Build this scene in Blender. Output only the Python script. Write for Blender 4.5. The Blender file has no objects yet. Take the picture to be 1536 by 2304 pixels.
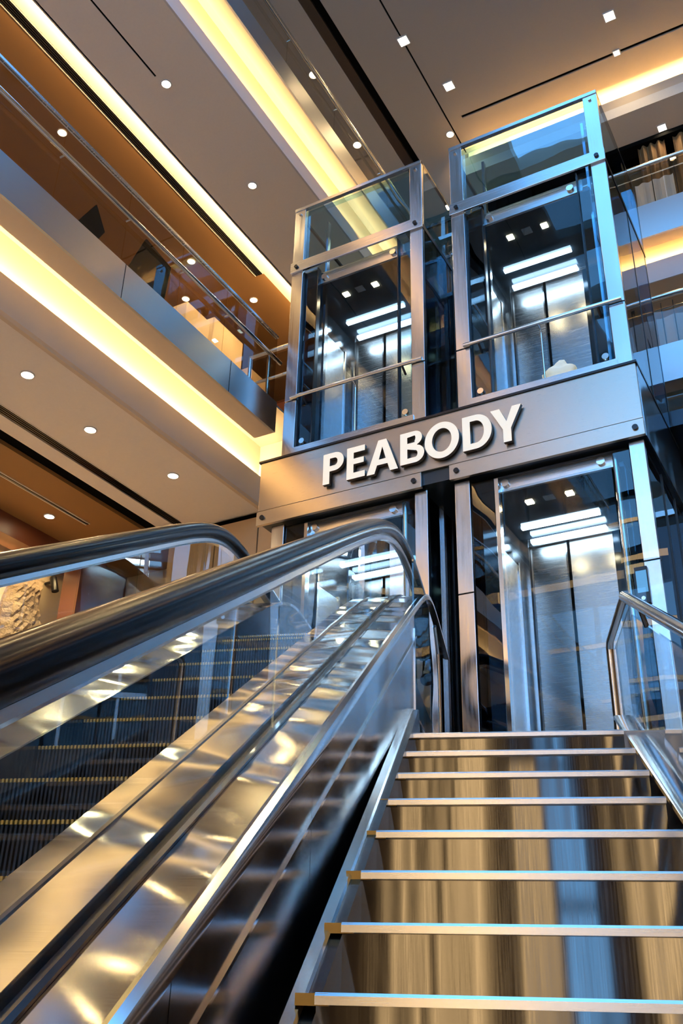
import bpy, math, random
from mathutils import Vector, Matrix
random.seed(7)
sc = bpy.context.scene
col = sc.collection
R = math.radians
LIFT = 1.66          # camera eye above the lower floor

# ------------------------------------------------------------------ materials
def new_mat(name):
    m = bpy.data.materials.new(name); m.use_nodes = True
    nt = m.node_tree; nt.nodes.clear()
    out = nt.nodes.new('ShaderNodeOutputMaterial')
    return m, nt, out

def principled(name, base, rough=.5, metal=0., spec=.5, aniso=0., noise=None, bump=None, coat=0., seed=0.):
    """noise=(scale xyz, amount) varies roughness/value, bump=(scale xyz, strength, distance)"""
    m, nt, out = new_mat(name)
    b = nt.nodes.new('ShaderNodeBsdfPrincipled')
    b.inputs['Base Color'].default_value = (*base, 1)
    b.inputs['Roughness'].default_value = rough
    b.inputs['Metallic'].default_value = metal
    b.inputs['Specular IOR Level'].default_value = spec
    b.inputs['Anisotropic'].default_value = aniso
    b.inputs['Coat Weight'].default_value = coat
    nt.links.new(b.outputs[0], out.inputs[0])
    tc = nt.nodes.new('ShaderNodeTexCoord')
    if noise:
        mp = nt.nodes.new('ShaderNodeMapping'); mp.inputs['Scale'].default_value = noise[0]
        nt.links.new(tc.outputs['Object'], mp.inputs[0])
        n = nt.nodes.new('ShaderNodeTexNoise'); n.inputs['Scale'].default_value = 1; n.inputs['Detail'].default_value = 5
        nt.links.new(mp.outputs[0], n.inputs['Vector'])
        mr = nt.nodes.new('ShaderNodeMapRange')
        mr.inputs['From Min'].default_value = .3; mr.inputs['From Max'].default_value = .7
        mr.inputs['To Min'].default_value = max(rough - noise[1], 0.02); mr.inputs['To Max'].default_value = rough + noise[1]
        nt.links.new(n.outputs[0], mr.inputs[0]); nt.links.new(mr.outputs[0], b.inputs['Roughness'])
        hs = nt.nodes.new('ShaderNodeMix'); hs.data_type = 'RGBA'
        hs.inputs[6].default_value = tuple(c * .95 for c in base) + (1,); hs.inputs[7].default_value = tuple(min(1, c * 1.03) for c in base) + (1,)
        nt.links.new(n.outputs[0], hs.inputs[0]); nt.links.new(hs.outputs[2], b.inputs['Base Color'])
    prev = None
    for bp in (bump or []):
        mp = nt.nodes.new('ShaderNodeMapping'); mp.inputs['Scale'].default_value = bp[0]; mp.inputs['Location'].default_value = (seed, seed * 2, seed * 3)
        if len(bp) > 4:
            rt = nt.nodes.new('ShaderNodeMapping'); rt.inputs['Rotation'].default_value = (0, 0, R(bp[4]))
            nt.links.new(tc.outputs['Object'], rt.inputs[0]); nt.links.new(rt.outputs[0], mp.inputs[0])
        else: nt.links.new(tc.outputs['Object'], mp.inputs[0])
        n = nt.nodes.new('ShaderNodeTexNoise'); n.inputs['Scale'].default_value = 1; n.inputs['Detail'].default_value = bp[3] if len(bp) > 3 else 2
        nt.links.new(mp.outputs[0], n.inputs['Vector'])
        bn = nt.nodes.new('ShaderNodeBump'); bn.inputs['Strength'].default_value = bp[1]; bn.inputs['Distance'].default_value = bp[2]
        nt.links.new(n.outputs[0], bn.inputs['Height'])
        if prev: nt.links.new(prev.outputs[0], bn.inputs['Normal'])
        prev = bn
    if prev: nt.links.new(prev.outputs[0], b.inputs['Normal'])
    return m

def glass_mat(name, tint, ior=1.5, gloss=(1, 1, 1), rough=0.0, wob=0.0):
    m, nt, out = new_mat(name)
    t = nt.nodes.new('ShaderNodeBsdfTransparent'); t.inputs[0].default_value = (*tint, 1)
    g = nt.nodes.new('ShaderNodeBsdfGlossy'); g.inputs['Color'].default_value = (*gloss, 1); g.inputs['Roughness'].default_value = rough
    f = nt.nodes.new('ShaderNodeFresnel'); f.inputs[0].default_value = ior
    mx = nt.nodes.new('ShaderNodeMixShader')
    ge = nt.nodes.new('ShaderNodeNewGeometry'); iv = nt.nodes.new('ShaderNodeMath'); iv.operation = 'SUBTRACT'; iv.inputs[0].default_value = 1
    mu = nt.nodes.new('ShaderNodeMath'); mu.operation = 'MULTIPLY'       # only the outer face of a pane reflects
    nt.links.new(ge.outputs['Backfacing'], iv.inputs[1]); nt.links.new(iv.outputs[0], mu.inputs[0]); nt.links.new(f.outputs[0], mu.inputs[1])
    nt.links.new(mu.outputs[0], mx.inputs[0]); nt.links.new(t.outputs[0], mx.inputs[1]); nt.links.new(g.outputs[0], mx.inputs[2])
    if wob:
        tc = nt.nodes.new('ShaderNodeTexCoord'); n = nt.nodes.new('ShaderNodeTexNoise'); n.inputs['Scale'].default_value = 1.3; n.inputs['Detail'].default_value = 1
        nt.links.new(tc.outputs['Object'], n.inputs['Vector'])
        bn = nt.nodes.new('ShaderNodeBump'); bn.inputs['Strength'].default_value = wob; bn.inputs['Distance'].default_value = .05
        nt.links.new(n.outputs[0], bn.inputs['Height']); nt.links.new(bn.outputs[0], g.inputs['Normal']); 
    nt.links.new(mx.outputs[0], out.inputs[0])
    return m

def emit(name, c, s):
    m, nt, out = new_mat(name)
    e = nt.nodes.new('ShaderNodeEmission'); e.inputs[0].default_value = (*c, 1); e.inputs[1].default_value = s
    nt.links.new(e.outputs[0], out.inputs[0]); return m

M = {}
STEEL = (.66, .66, .66)
# deck steel: brushed across the escalator, gently wavy along it
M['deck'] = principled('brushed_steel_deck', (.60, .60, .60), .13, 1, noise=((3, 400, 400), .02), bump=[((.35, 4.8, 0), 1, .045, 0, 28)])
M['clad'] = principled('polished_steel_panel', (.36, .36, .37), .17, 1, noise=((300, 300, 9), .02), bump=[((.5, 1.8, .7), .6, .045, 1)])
M['riser'] = principled('dark_polished_steel', (.125, .122, .12), .08, 1, noise=((200, 5, 5), .02), bump=[((6, .3, .25), .22, .012, 1)])
M['stringer'] = principled('dark_stringer_steel', (.07, .08, .10), .2, 1)
M['nosing'] = principled('nosing_steel', (.72, .71, .70), .25, 1, noise=((4, 500, 500), .03))
M['steel'] = principled('satin_steel', (.66, .66, .66), .22, 1, noise=((60, 60, 3), .05), bump=[((.9, .9, .7), .45, .05, 1)])
M['steel_h'] = principled('satin_steel_horizontal', (.66, .66, .66), .24, 1, noise=((2, 60, 260), .05), bump=[((.8, .8, .8), .3, .05, 1)])
M['door'] = principled('brushed_door_steel', (.50, .48, .46), .26, 1, noise=((2, 2, 500), .02), bump=[((.12, .12, 2.4), .35, .03, 1)])
M['fascia'] = principled('brushed_fascia_steel', (.55, .55, .55), .3, 1, noise=((500, 6, 500), .015), bump=[((.3, .9, .3), .4, .05, 1)])
M['sign'] = principled('sign_band_metal', (.56, .50, .42), .30, 1, noise=((8, 8, 500), .03), bump=[((.5, .5, .5), .25, .05, 1)])
M['tube'] = principled('polished_tube_steel', (.75, .74, .72), .14, 1)
M['black'] = principled('black_lacquer', (.008, .008, .010), .3)
M['slot'] = principled('matte_black_slot', (.006, .006, .006), .9, 0, 0)
M['rubber'] = principled('black_handrail_rubber', (.006, .006, .007), .2, 0, .08)
M['gasket'] = principled('black_gasket', (.01, .01, .012), .22, coat=.3)
M['cleat'] = principled('dark_step_cleats', (.014, .016, .02), .38, .5)
M['comb'] = principled('yellow_step_edge', (.50, .28, .05), .4, .4)
M['darkpanel'] = principled('dark_glossy_panel', (.03, .04, .05), .12, .3)
M['shaftdark'] = principled('dark_shaft_wall', (.05, .07, .09), .28, .6)
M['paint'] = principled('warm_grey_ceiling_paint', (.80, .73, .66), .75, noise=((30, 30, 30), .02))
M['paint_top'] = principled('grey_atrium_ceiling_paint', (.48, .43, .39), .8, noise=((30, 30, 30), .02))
M['upstand'] = principled('pale_grey_upstand_paint', (.60, .58, .60), .7)
M['soffit'] = principled('beige_soffit_paint', (.62, .50, .38), .7)
M['cream'] = principled('cream_cove_paint', (.85, .80, .68), .7)
M['orange'] = principled('warm_dim_light_tone', (.28, .145, .05), .7)  # dim warm light on the ceilings, put into the base colour
M['umber'] = principled('dark_umber_recess', (.05, .03, .02), .6)
M['wood'] = principled('dark_red_wood', (.16, .05, .025), .4, noise=((2, 2, 30), .08))
M['tan'] = principled('tan_wall_panel', (.52, .36, .20), .45, noise=((4, 4, 4), .03))
M['floor'] = principled('polished_stone_floor', (.50, .45, .40), .2, noise=((2, 2, 2), .05))
M['letter'] = principled('cream_letter_face', (.92, .86, .72), .45)
_b = [n for n in M['letter'].node_tree.nodes if n.type == 'BSDF_PRINCIPLED'][0]          # lit acrylic letter faces
_b.inputs['Emission Color'].default_value = (1, .82, .52, 1); _b.inputs['Emission Strength'].default_value = .30
M['letter_side'] = principled('dark_letter_side', (.05, .045, .04), .4)
M['goldcloth'] = principled('gold_curtain_cloth', (.22, .12, .045), .8)
M['stone'] = principled('carved_stone', (.45, .33, .22), .8, bump=[((14, 14, 14), 1, .06, 5)], noise=((8, 8, 8), .1))
M['boxcream'] = principled('cream_display_box', (.80, .66, .45), .5)
M['fabric'] = principled('white_curtain_fabric', (.75, .78, .85), .8)
M['glass'] = glass_mat('clear_balustrade_glass', (.80, .77, .72), 1.5, wob=.06)
M['glass_esc'] = glass_mat('escalator_glass', (.90, .95, .97), 1.5, wob=.06)
M['glass_blue'] = glass_mat('blue_tinted_shaft_glass', (.70, .84, .90), 1.6, wob=.08)
M['glass_front'] = glass_mat('cab_front_glass', (.86, .92, .95), 1.33, wob=.05)
M['guide'] = principled('satin_guide_steel', (.70, .70, .72), .22, 1)
M['glass_coat'] = glass_mat('reflective_blue_glass', (.62, .78, .86), 2.3, wob=.12)
M['glass_dark'] = glass_mat('dark_tinted_glass', (.22, .30, .36), 1.6, wob=.1)
M['glass_win'] = glass_mat('window_glass', (.93, .96, 1.0), 1.45)
M['lamp'] = emit('warm_lamp', (1, .74, .42), 40)
M['lamp_sq'] = emit('warm_square_lamp', (1, .78, .50), 45)
M['tube_glow'] = emit('cool_tube_glow', (.62, .82, 1), 14)
M['shop'] = emit('added_warm_glow', (1, .66, .30), 4.2)  # warm glow of the added, unseen columns and bars
M['screen'] = emit('blue_screen', (.2, .55, 1), .5)

# ------------------------------------------------------------------ helpers
class MB:
    def __init__(s): s.v = []; s.f = []
    def box(s, x0, x1, y0, y1, z0, z1):
        n = len(s.v)
        s.v += [(x0, y0, z0), (x1, y0, z0), (x1, y1, z0), (x0, y1, z0), (x0, y0, z1), (x1, y0, z1), (x1, y1, z1), (x0, y1, z1)]
        s.f += [(n, n + 3, n + 2, n + 1), (n + 4, n + 5, n + 6, n + 7), (n, n + 1, n + 5, n + 4), (n + 1, n + 2, n + 6, n + 5), (n + 2, n + 3, n + 7, n + 6), (n + 3, n, n + 4, n + 7)]
        return s
    def prism(s, poly, axis, a, b):
        """poly in the two other axes; axis 0: (y,z), 1: (x,z), 2: (x,y)"""
        n = len(s.v); k = len(poly)
        for w in (a, b):
            for p, q in poly:
                s.v.append((w, p, q) if axis == 0 else (p, w, q) if axis == 1 else (p, q, w))
        s.f.append(tuple(range(n, n + k))); s.f.append(tuple(range(n + 2 * k - 1, n + k - 1, -1)))
        for i in range(k):
            j = (i + 1) % k; s.f.append((n + i, n + k + i, n + k + j, n + j))
        return s
    def sweep(s, path, prof, closed=True, cap=True):
        """path: list of (pos, right, up) ; prof: list of (a,b) offsets"""
        n = len(s.v); k = len(prof)
        for P, r, u in path:
            for a, b in prof: s.v.append(tuple(P + r * a + u * b))
        for i in range(len(path) - 1):
            for j in range(k if closed else k - 1):
                j2 = (j + 1) % k
                s.f.append((n + i * k + j, n + i * k + j2, n + (i + 1) * k + j2, n + (i + 1) * k + j))
        if cap and closed:
            s.f.append(tuple(range(n + k - 1, n - 1, -1))); m_ = n + (len(path) - 1) * k; s.f.append(tuple(range(m_, m_ + k)))
        return s
    def tube(s, pts, r, seg=10):
        pts = [Vector(p) for p in pts]; path = []
        for i, P in enumerate(pts):
            a = (pts[min(i + 1, len(pts) - 1)] - pts[max(i - 1, 0)]).normalized()
            ref = Vector((0, 0, 1)) if abs(a.z) < .95 else Vector((0, 1, 0))
            rt = a.cross(ref).normalized(); path.append((P, rt, rt.cross(a)))
        return s.sweep(path, [(r * math.cos(2 * math.pi * i / seg), r * math.sin(2 * math.pi * i / seg)) for i in range(seg)])
    def disc(s, c, r, h, seg=20, r2=None):
        """vertical-axis puck hanging below z=c.z"""
        n = len(s.v); r2 = r2 or r
        for k_, (z, rr) in enumerate(((0, r), (-h, r2))):
            for i in range(seg): s.v.append((c[0] + rr * math.cos(2 * math.pi * i / seg), c[1] + rr * math.sin(2 * math.pi * i / seg), c[2] + z))
        s.f.append(tuple(range(n, n + seg))); s.f.append(tuple(range(n + 2 * seg - 1, n + seg - 1, -1)))
        for i in range(seg):
            j = (i + 1) % seg; s.f.append((n + i, n + seg + i, n + seg + j, n + j))
        return s
    def build(s, name, mat, parent=None, off=(0, 0, 0), smooth=False, bevel=0., mats=None):
        me = bpy.data.meshes.new(name)
        me.from_pydata([(x - off[0], y - off[1], z - off[2]) for x, y, z in s.v], [], s.f)
        me.materials.append(M[mat])
        import bmesh
        bm = bmesh.new(); bm.from_mesh(me); bmesh.ops.recalc_face_normals(bm, faces=bm.faces); bm.to_mesh(me); bm.free()
        o = bpy.data.objects.new(name, me); col.objects.link(o)
        if parent: o.parent = parent
        else: o.location = off
        if smooth:
            for p in me.polygons: p.use_smooth = True
            try: me.set_sharp_from_angle(angle=R(35))
            except Exception: pass
        if bevel:
            b = o.modifiers.new('bevel', 'BEVEL'); b.width = bevel; b.segments = 2; b.limit_method = 'ANGLE'
        return o

def tag(o, label=None, cat=None, group=None, kind=None):
    if label: o['label'] = label
    if cat: o['category'] = cat
    if group: o['group'] = group
    if kind: o['kind'] = kind
    return o

def thing(name, label, cat, loc=(0, 0, 0), rz=0., group=None):
    o = bpy.data.objects.new(name, None); col.objects.link(o)
    o.location = loc; o.rotation_euler = (0, 0, rz); o.empty_display_size = .1
    return tag(o, label, cat, group)

def copy_tree(o, parent=None):
    c = o.copy(); col.objects.link(c)
    c.parent = parent
    for ch in list(o.children): copy_tree(ch, c)
    return c

def struct(name, mb, mat, **k):
    return tag(mb.build(name, mat, **k), kind='structure')

def BX(*a): return MB().box(*a)

def area_light(name, loc, sx, sy, power, color, direction, spread=180):
    l = bpy.data.lights.new(name, 'AREA'); l.shape = 'RECTANGLE'; l.size = sx; l.size_y = sy; l.energy = power; l.color = color; l.spread = R(spread)
    o = bpy.data.objects.new(name, l); col.objects.link(o); o.location = loc
    d = Vector(direction).normalized()
    return o, d

def orient(o, zdir, xdir):
    """light looks along zdir, its x side lies along xdir"""
    z = -Vector(zdir).normalized(); x = Vector(xdir).normalized(); x = (x - z * x.dot(z)).normalized(); y = z.cross(x)
    o.rotation_euler = Matrix((x, y, z)).transposed().to_euler()

WARM = (1, .70, .32)
def cove_light(loc, length, width, power, zdir, xdir, color=WARM, name='cove_light'):
    o, _ = area_light(name, loc, length, width, power, color, zdir)
    orient(o, zdir, xdir); return o

# ------------------------------------------------------------------ camera
f = 2199.325
import json
cam = bpy.data.cameras.new('camera'); co = bpy.data.objects.new('camera', cam); col.objects.link(co)
pitch, roll, head = R(27.164), R(1.496), R(29.945)
F = Vector((-math.sin(head) * math.cos(pitch), math.cos(head) * math.cos(pitch), math.sin(pitch)))
R0 = Vector((math.cos(head), math.sin(head), 0)); U0 = R0.cross(F)
Rr = R0 * math.cos(roll) + U0 * math.sin(roll); Uu = -R0 * math.sin(roll) + U0 * math.cos(roll)
co.rotation_euler = Matrix((Rr, Uu, -F)).transposed().to_euler()
co.location = (0, 0, 0)
cam.sensor_fit = 'VERTICAL'; cam.sensor_height = 36; cam.lens = 36 * f / 2304; cam.clip_start = .05; cam.clip_end = 200
sc.camera = co

AS = R(20.098); AE = R(18.7)
GZ = -1.66           # lower floor
LZ = 1.228           # landing floor
XA = -5.667          # edge line of the left balconies

# ------------------------------------------------------------------ floors, walls, ceilings
struct('floor', BX(-14, 9, -10, 20, GZ - .2, GZ), 'floor')
lt = thing('tmp', None, None)
bpy.data.objects.remove(lt)
# landing slab: starts at the head of the stairs (stair frame), reaches back under the elevators
ls = MB().prism([(-8.2, 4.76), (.66, 4.76), (6.5, 4.76), (6.5, 22), (-12, 22), (-12, 4.76)], 2, LZ - .25, LZ)
o = struct('floor', ls, 'floor'); o.rotation_euler = (0, 0, AS)
struct('wall_left', BX(-12.2, -12, -10, 20, GZ, 16), 'tan')
struct('wall_back', BX(-12, 9, 19.8, 20, GZ, 16), 'orange')

# --- top ceiling with the two black gaps
ct = MB()
ct.box(-12, -6.53, -9, 20, 16, 16.2)
ct.box(-6.18, -5.26, -9, 13.9, 16, 16.2); ct.box(-6.53, -5.2, 13.9, 20, 16, 16.2); ct.box(7, 9, -9, 20, 16, 16.2)
ct.box(-5.225, 7, 8.5, 12.98, 16, 16.2)
for i in range(8): ct.box(-5.225, 7, -9 + i * 2.4, -9 + i * 2.4 + .7, 16, 16.3)     # beams between the skylights
ct.box(-5.225, -4.4, -9, 8.5, 16, 16.2); ct.box(5.6, 7, -9, 8.5, 16, 16.2); ct.box(.4, .9, -9, 8.5, 16, 16.3)
ct.box(-5.225, -4.96, 12.98, 13.05, 16, 16.2)
ct.box(-5.225, 7, 13.05, 13.9, 16, 16.2)
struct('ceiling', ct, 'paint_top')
struct('window_4', BX(-4.4, 5.6, -9, 8.5, 16.22, 16.24), 'glass_win')
struct('trim_1', BX(-6.53, -6.34, -9, 13.9, 16.02, 16.2), 'umber')
struct('trim_2', BX(-6.34, -6.18, -9, 13.9, 16.08, 16.2), 'slot')
tag(BX(-5.26, -5.225, -9, 13.9, 16.03, 16.1).build('linear_slot', 'slot'), 'long thin dark seam across the top ceiling through two square lights', 'ceiling slot')
tag(BX(-4.96, 7, 12.98, 13.05, 16.03, 16.1).build('linear_slot', 'slot'), 'thin black slot in the top ceiling above the right glass tower', 'ceiling slot')

# --- left balconies -------------------------------------------------
def left_level(zfb, zft, xs, xg, zc, zu, y0, y1, yfe, nm):
    """fascia bottom/top, soffit lip x, upstand x, ceiling z, upstand top z"""
    struct('trim_%d' % nm, BX(XA, XA + .03, y0, yfe, zfb, zft), 'fascia')
    struct('ceiling', BX(xs, XA, y0, yfe, zfb, zfb + .06), 'soffit')          # soffit strip behind the fascia
    struct('trim_%d' % (nm + 1), BX(xs, xs + .03, y0, yfe, zfb + .06, zfb + .18), 'soffit')
    struct('floor', BX(-12, XA if yfe > 10 else XA, y0, yfe + .5 if yfe > 10 else 19.8, zft - .03, zft), 'floor')        # walking floor above the cove
    struct('trim_%d' % (nm + 2), BX(xg - .03, xg, y0, y1, zc, zu), 'upstand')
    struct('wall_left', BX(xg - .17, xg - .14, y0, y1, zu - .1, zft - .03), 'cream')
    struct('trim_%d' % (nm + 3), BX(xg - .14, xg - .03, y0, y1, zu - .10, zu - .07), 'cream')

left_level(6.11, 6.53, -5.93, -6.22, 5.54, 5.95, -9, 8.9, 8.16, 3)
left_level(11.80, 12.20, -5.87, -6.02, 11.20, 11.49, -9, 13.5, 13.0, 7)
# fascia panel joints on balcony A and the small beige return at its end
for yy in (2.6, 5.4, 7.2):
    struct('trim_11', BX(XA + .03, XA + .032, yy, yy + .006, 6.11, 6.53), 'slot')
# ceiling under balcony A
ca = MB()
ca.box(-7.36, -6.25, -9, 8.9, 5.55, 5.60)
ca.box(-7.75, -7.52, -9, 8.9, 5.55, 5.60)
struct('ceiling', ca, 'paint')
struct('ceiling', BX(-12, -7.97, -9, 12, 5.55, 5.60), 'orange')
struct('trim_12', BX(-6.25, -6.20, -9, 8.9, 5.51, 5.56), 'soffit')
struct('trim_13', BX(-7.97, -7.75, -9, 8.9, 5.60, 5.66), 'slot')
# wall return closing the bay beside the sign box
struct('wall_back', BX(-7.3, -5.70, 8.9, 9.0, 5.6, 6.5), 'cream')
wb = MB(); wb.box(-6.95, -6.32, 8.9, 9.0, LZ, 5.48); wb.box(-6.30, -5.70, 8.9, 9.0, LZ, 5.48); wb.box(-7.7, -6.97, 8.9, 9.0, LZ, 5.48)
struct('wall_back', wb, 'tan')
struct('wall_back', BX(-7.7, -5.70, 9.0, 9.05, LZ, 5.6), 'slot')
# ceiling under balcony B
cb = MB()
cb.box(-6.83, -6.05, -9, 15, 11.20, 11.26); cb.box(-7.48, -6.86, -9, 15, 11.20, 11.26); cb.box(-6.86, -6.83, 6.55, 15, 11.20, 11.26)
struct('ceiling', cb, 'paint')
struct('trim_14', BX(-7.50, -7.46, -9, 15, 11.20, 11.34), 'paint')
struct('ceiling', BX(-7.88, -7.48, -9, 15, 11.42, 11.48), 'cream')
struct('ceiling', BX(-12, -8.06, -9, 19.8, 11.42, 11.48), 'orange')
struct('trim_15', BX(-8.06, -7.88, 10.75, 15, 11.42, 11.48), 'orange')
# slot recess of the black slot in ceiling B
tag(BX(-6.86, -6.83, -3, 6.55, 11.21, 11.25).build('linear_slot', 'slot'), 'short black slot in the upper left ceiling ending before a round light', 'ceiling slot')

def vent(x0, x1, y0, y1, z, label, n=4):
    t = thing('linear_vent', label, 'vent', ((x0 + x1) / 2, (y0 + y1) / 2, z))
    off = t.location[:]
    BX(x0, x1, y0, y1, z + .05, z + .06).build('backing', 'slot', t, off)
    w = (x1 - x0) / (n * 2 + 1); m = MB()
    for i in range(n): m.box(x0 + w * (2 * i + 1), x0 + w * (2 * i + 2), y0, y1, z - .004, z + .04)
    m.build('louvre', 'black', t, off)
    g = MB(); g.box(x0 - .012, x0, y0, y1, z - .006, z + .05); g.box(x1, x1 + .012, y0, y1, z - .006, z + .05); g.build('frame', 'paint', t, off)
vent(-8.04, -7.90, -9, 10.75, 11.42, 'long black louvred vent in the glowing cove of the upper left ceiling')
vent(-7.51, -7.37, -9, 8.85, 5.55, 'long dark louvred vent in the lower left ceiling')
vent(-8.52, -8.47, 1, 8.2, 5.545, 'narrow slot vent in the ochre-lit ceiling at lower left', 1)

# B level walls / upper things
struct('wall_left', BX(-12, -11.9, -9, 20, 12.2, 16), 'tan')
struct('wall_left', BX(-11.0, -10.9, -9, 19.8, 6.53, 11.42), 'tan')

# --- lower left shop wall: wooden header, lit beige bay, dark column
struct('wall_left', BX(-9.8, -9.2, 9.2, 9.8, LZ, 5.55), 'wood')
struct('wall_left', BX(-9.5, -9.2, 2.0, 9.2, 5.27, 5.55), 'wood')
struct('wall_left', BX(-9.75, -9.7, 2.0, 9.2, LZ, 5.55), 'boxcream')
struct('wall_back', BX(-9.4, -7.7, 9.8, 9.9, LZ, 5.55), 'tan')
cl = BX(-9.15, -8.85, 8.55, 9.0, LZ, 5.55)
struct('trim_16', cl, 'wood')

# ------------------------------------------------------------------ downlights
def downlight(x, y, z, label, r=.06, power=150, group=None, square=False, mat='lamp', spot=True, name='ceiling_downlight', col_=WARM):
    t = thing(name, label, 'ceiling light', (x, y, z), 0, group)
    if square:
        g = MB(); w = r; e = r + .02
        g.box(-e, e, -e, -w, -.012, .02); g.box(-e, e, w, e, -.012, .02); g.box(-e, -w, -w, w, -.012, .02); g.box(w, e, -w, w, -.012, .02)
        g.build('trim_ring', 'upstand', t)
        BX(-w, w, -w, w, -.006, .02).build('lamp_face', mat, t)
    else:
        n = 24; g = MB(); ring = []
        for (rr, zz) in ((r, 0.01), (r, -.012), (r * 1.22, -.008), (r * 1.22, .01)):
            for i in range(n): g.v.append((rr * math.cos(2 * math.pi * i / n), rr * math.sin(2 * math.pi * i / n), zz))
        for k in range(4):
            for i in range(n):
                a, b = k * n + i, k * n + (i + 1) % n; c, d = ((k + 1) % 4) * n + (i + 1) % n, ((k + 1) % 4) * n + i
                g.f.append((a, b, c, d))
        g.build('trim_ring', 'upstand', t, smooth=False)
        MB().disc((0, 0, .005), r, .012, 24).build('lamp_face', mat, t)
    if spot:
        l = bpy.data.lights.new('downlight_beam', 'SPOT'); l.energy = power; l.color = col_; l.spot_size = R(120); l.spot_blend = .8; l.shadow_soft_size = r * .8
        lo = bpy.data.objects.new('downlight_beam', l); col.objects.link(lo); lo.parent = t; lo.location = (0, 0, -.03)
    return t

G1 = None
downlight(-6.72, 5.38, 5.55, 'round downlight in the lower left ceiling, farthest from the glass towers')
downlight(-6.87, 6.45, 5.55, 'round downlight in the lower left ceiling, middle of the row of three')
downlight(-6.70, 7.67, 5.55, 'round downlight in the lower left ceiling, nearest the sign')
downlight(-8.78, 7.80, 5.55, 'round downlight in the ochre-lit ceiling above the escalator handrail')
downlight(-6.79, 6.71, 11.20, 'round downlight at the end of the black slot in the upper left ceiling', .06, 60)
downlight(-6.78, 8.79, 11.20, 'round downlight in the upper left ceiling near the left glass tower', .06, 60)
for x, y, lb in ((-8.43, 11.26, 'round downlight in the ochre-lit ceiling just above the balcony rail beside the left tower'),
                 (-8.81, 9.91, 'round downlight seen through the balcony glass, second from the left tower'),
                 (-9.57, 8.33, 'round downlight seen through the balcony glass above a dark hanging panel'),
                 (-8.81, 6.79, 'round downlight seen through the top of the far left balcony glass'),
                 (-9.96, 7.15, 'small round downlight seen low through the far left balcony glass'),
                 (-9.5, 10.66, 'round downlight seen through the balcony glass above the cream display boxes')):
    downlight(x, y, 11.42, lb, .062, 45)
for x, y, lb in ((-7.07, 10.76, 'round light in the top ceiling behind the highest balcony glass, nearer the photo top'),
                 (-7.14, 12.65, 'round light in the top ceiling behind the highest balcony glass, nearer the left tower')):
    downlight(x, y, 16, lb, .08, 90)
for x, y, lb in ((-5.23, 10.92, 'square light on the thin ceiling seam, highest on the left of the top ceiling'),
                 (-4.89, 12.22, 'square light in the top ceiling between the seam and the black slot'),
                 (-1.77, 12.21, 'square light in the top ceiling at the upper right corner')):
    downlight(x, y, 16, lb, .085, 110, None, True, 'lamp_sq')
downlight(-5.34, 13.3, 16, 'small round light at the near end of the black ceiling slot above the towers', .07, 50)
downlight(-1.86, 13.015, 16, 'small light set in the black slot of the top ceiling', .05, 25, None, True, 'lamp_sq')

# cove strips (LED tape hidden behind the upstands)
CW = (1, .63, .27)
def cove_y(x, z, y0, y1, power_per_m, tilt=(-.35, 0, 1), w=.05):
    L = y1 - y0
    cove_light((x, (y0 + y1) / 2, z), L, w, power_per_m * L, tilt, (0, 1, 0), CW)
cove_y(-6.28, 5.93, -9, 8.85, 11, (-.2, 0, 1))
cove_y(-6.08, 11.47, -9, 13.4, 12, (-.2, 0, 1))
cove_y(-7.53, 11.30, -9, 14.5, 8, (-1, 0, .35))

# ------------------------------------------------------------------ balcony railings
def railing_y(name, x, y0, y1, seams, zf, zr, zc, label, posts=True):
    t = thing(name, label, 'railing', (x, (y0 + y1) / 2, zf)); off = t.location[:]
    e = [y0] + list(seams) + [y1]
    for a, b in zip(e[:-1], e[1:]):
        BX(x - .02, x - .005, a + .006, b - .006, zf + .0, zc).build('glass_panel', 'glass', t, off)
    BX(x - .035, x + .01, y0, y1, zc, zc + .03).build('cap_rail', 'steel_h', t, off)
    MB().tube([(x + .06, y0, zr), (x + .06, y1, zr)], .026, 12).build('handrail', 'tube', t, off, smooth=True)
    for a in seams:
        MB().tube([(x - .02, a, zr), (x + .06, a, zr)], .010, 6).build('rail_bracket', 'tube', t, off)
    return t
railing_y('balcony_railing', XA, -8.6, 8.14, [-7, -5.5, -4, -2.5, -1, .4, 1.6, 2.55, 3.5, 4.42, 5.36, 6.24, 7.07], 6.53, 7.08, 7.48,
          'long glass balcony railing with steel handrail above the brushed steel edge at left')
railing_y('balcony_railing', XA, -8.6, 13, [-4, -1, 1, 3, 5, 6.5, 7.9, 9.3, 10.8], 12.20, 12.75, 12.95,
          'highest glass balcony railing at the top left of the atrium')

# return railing at the end of the left balcony by the tower
t = thing('return_railing', 'short warm-lit tube railing between the left balcony and the left glass tower', 'railing', (-5.8, 8.25, 6.53)); off = t.location[:]
MB().tube([(-6.15, 8.25, 7.42), (-5.5, 8.25, 7.42)], .028).build('handrail', 'tube', t, off, smooth=True)
MB().tube([(-6.15, 8.25, 7.0), (-5.5, 8.25, 7.0)], .022).build('mid_rail', 'tube', t, off, smooth=True)
MB().tube([(-6.15, 8.25, 6.55), (-6.15, 8.25, 7.42)], .024).build('post', 'tube', t, off, smooth=True)
MB().tube([(-5.86, 8.25, 6.55), (-5.86, 8.25, 7.42)], .024).build('post', 'tube', t, off, smooth=True)
BX(-6.12, -5.5, 8.26, 8.27, 6.6, 7.36).build('glass_panel', 'glass', t, off)

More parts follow.
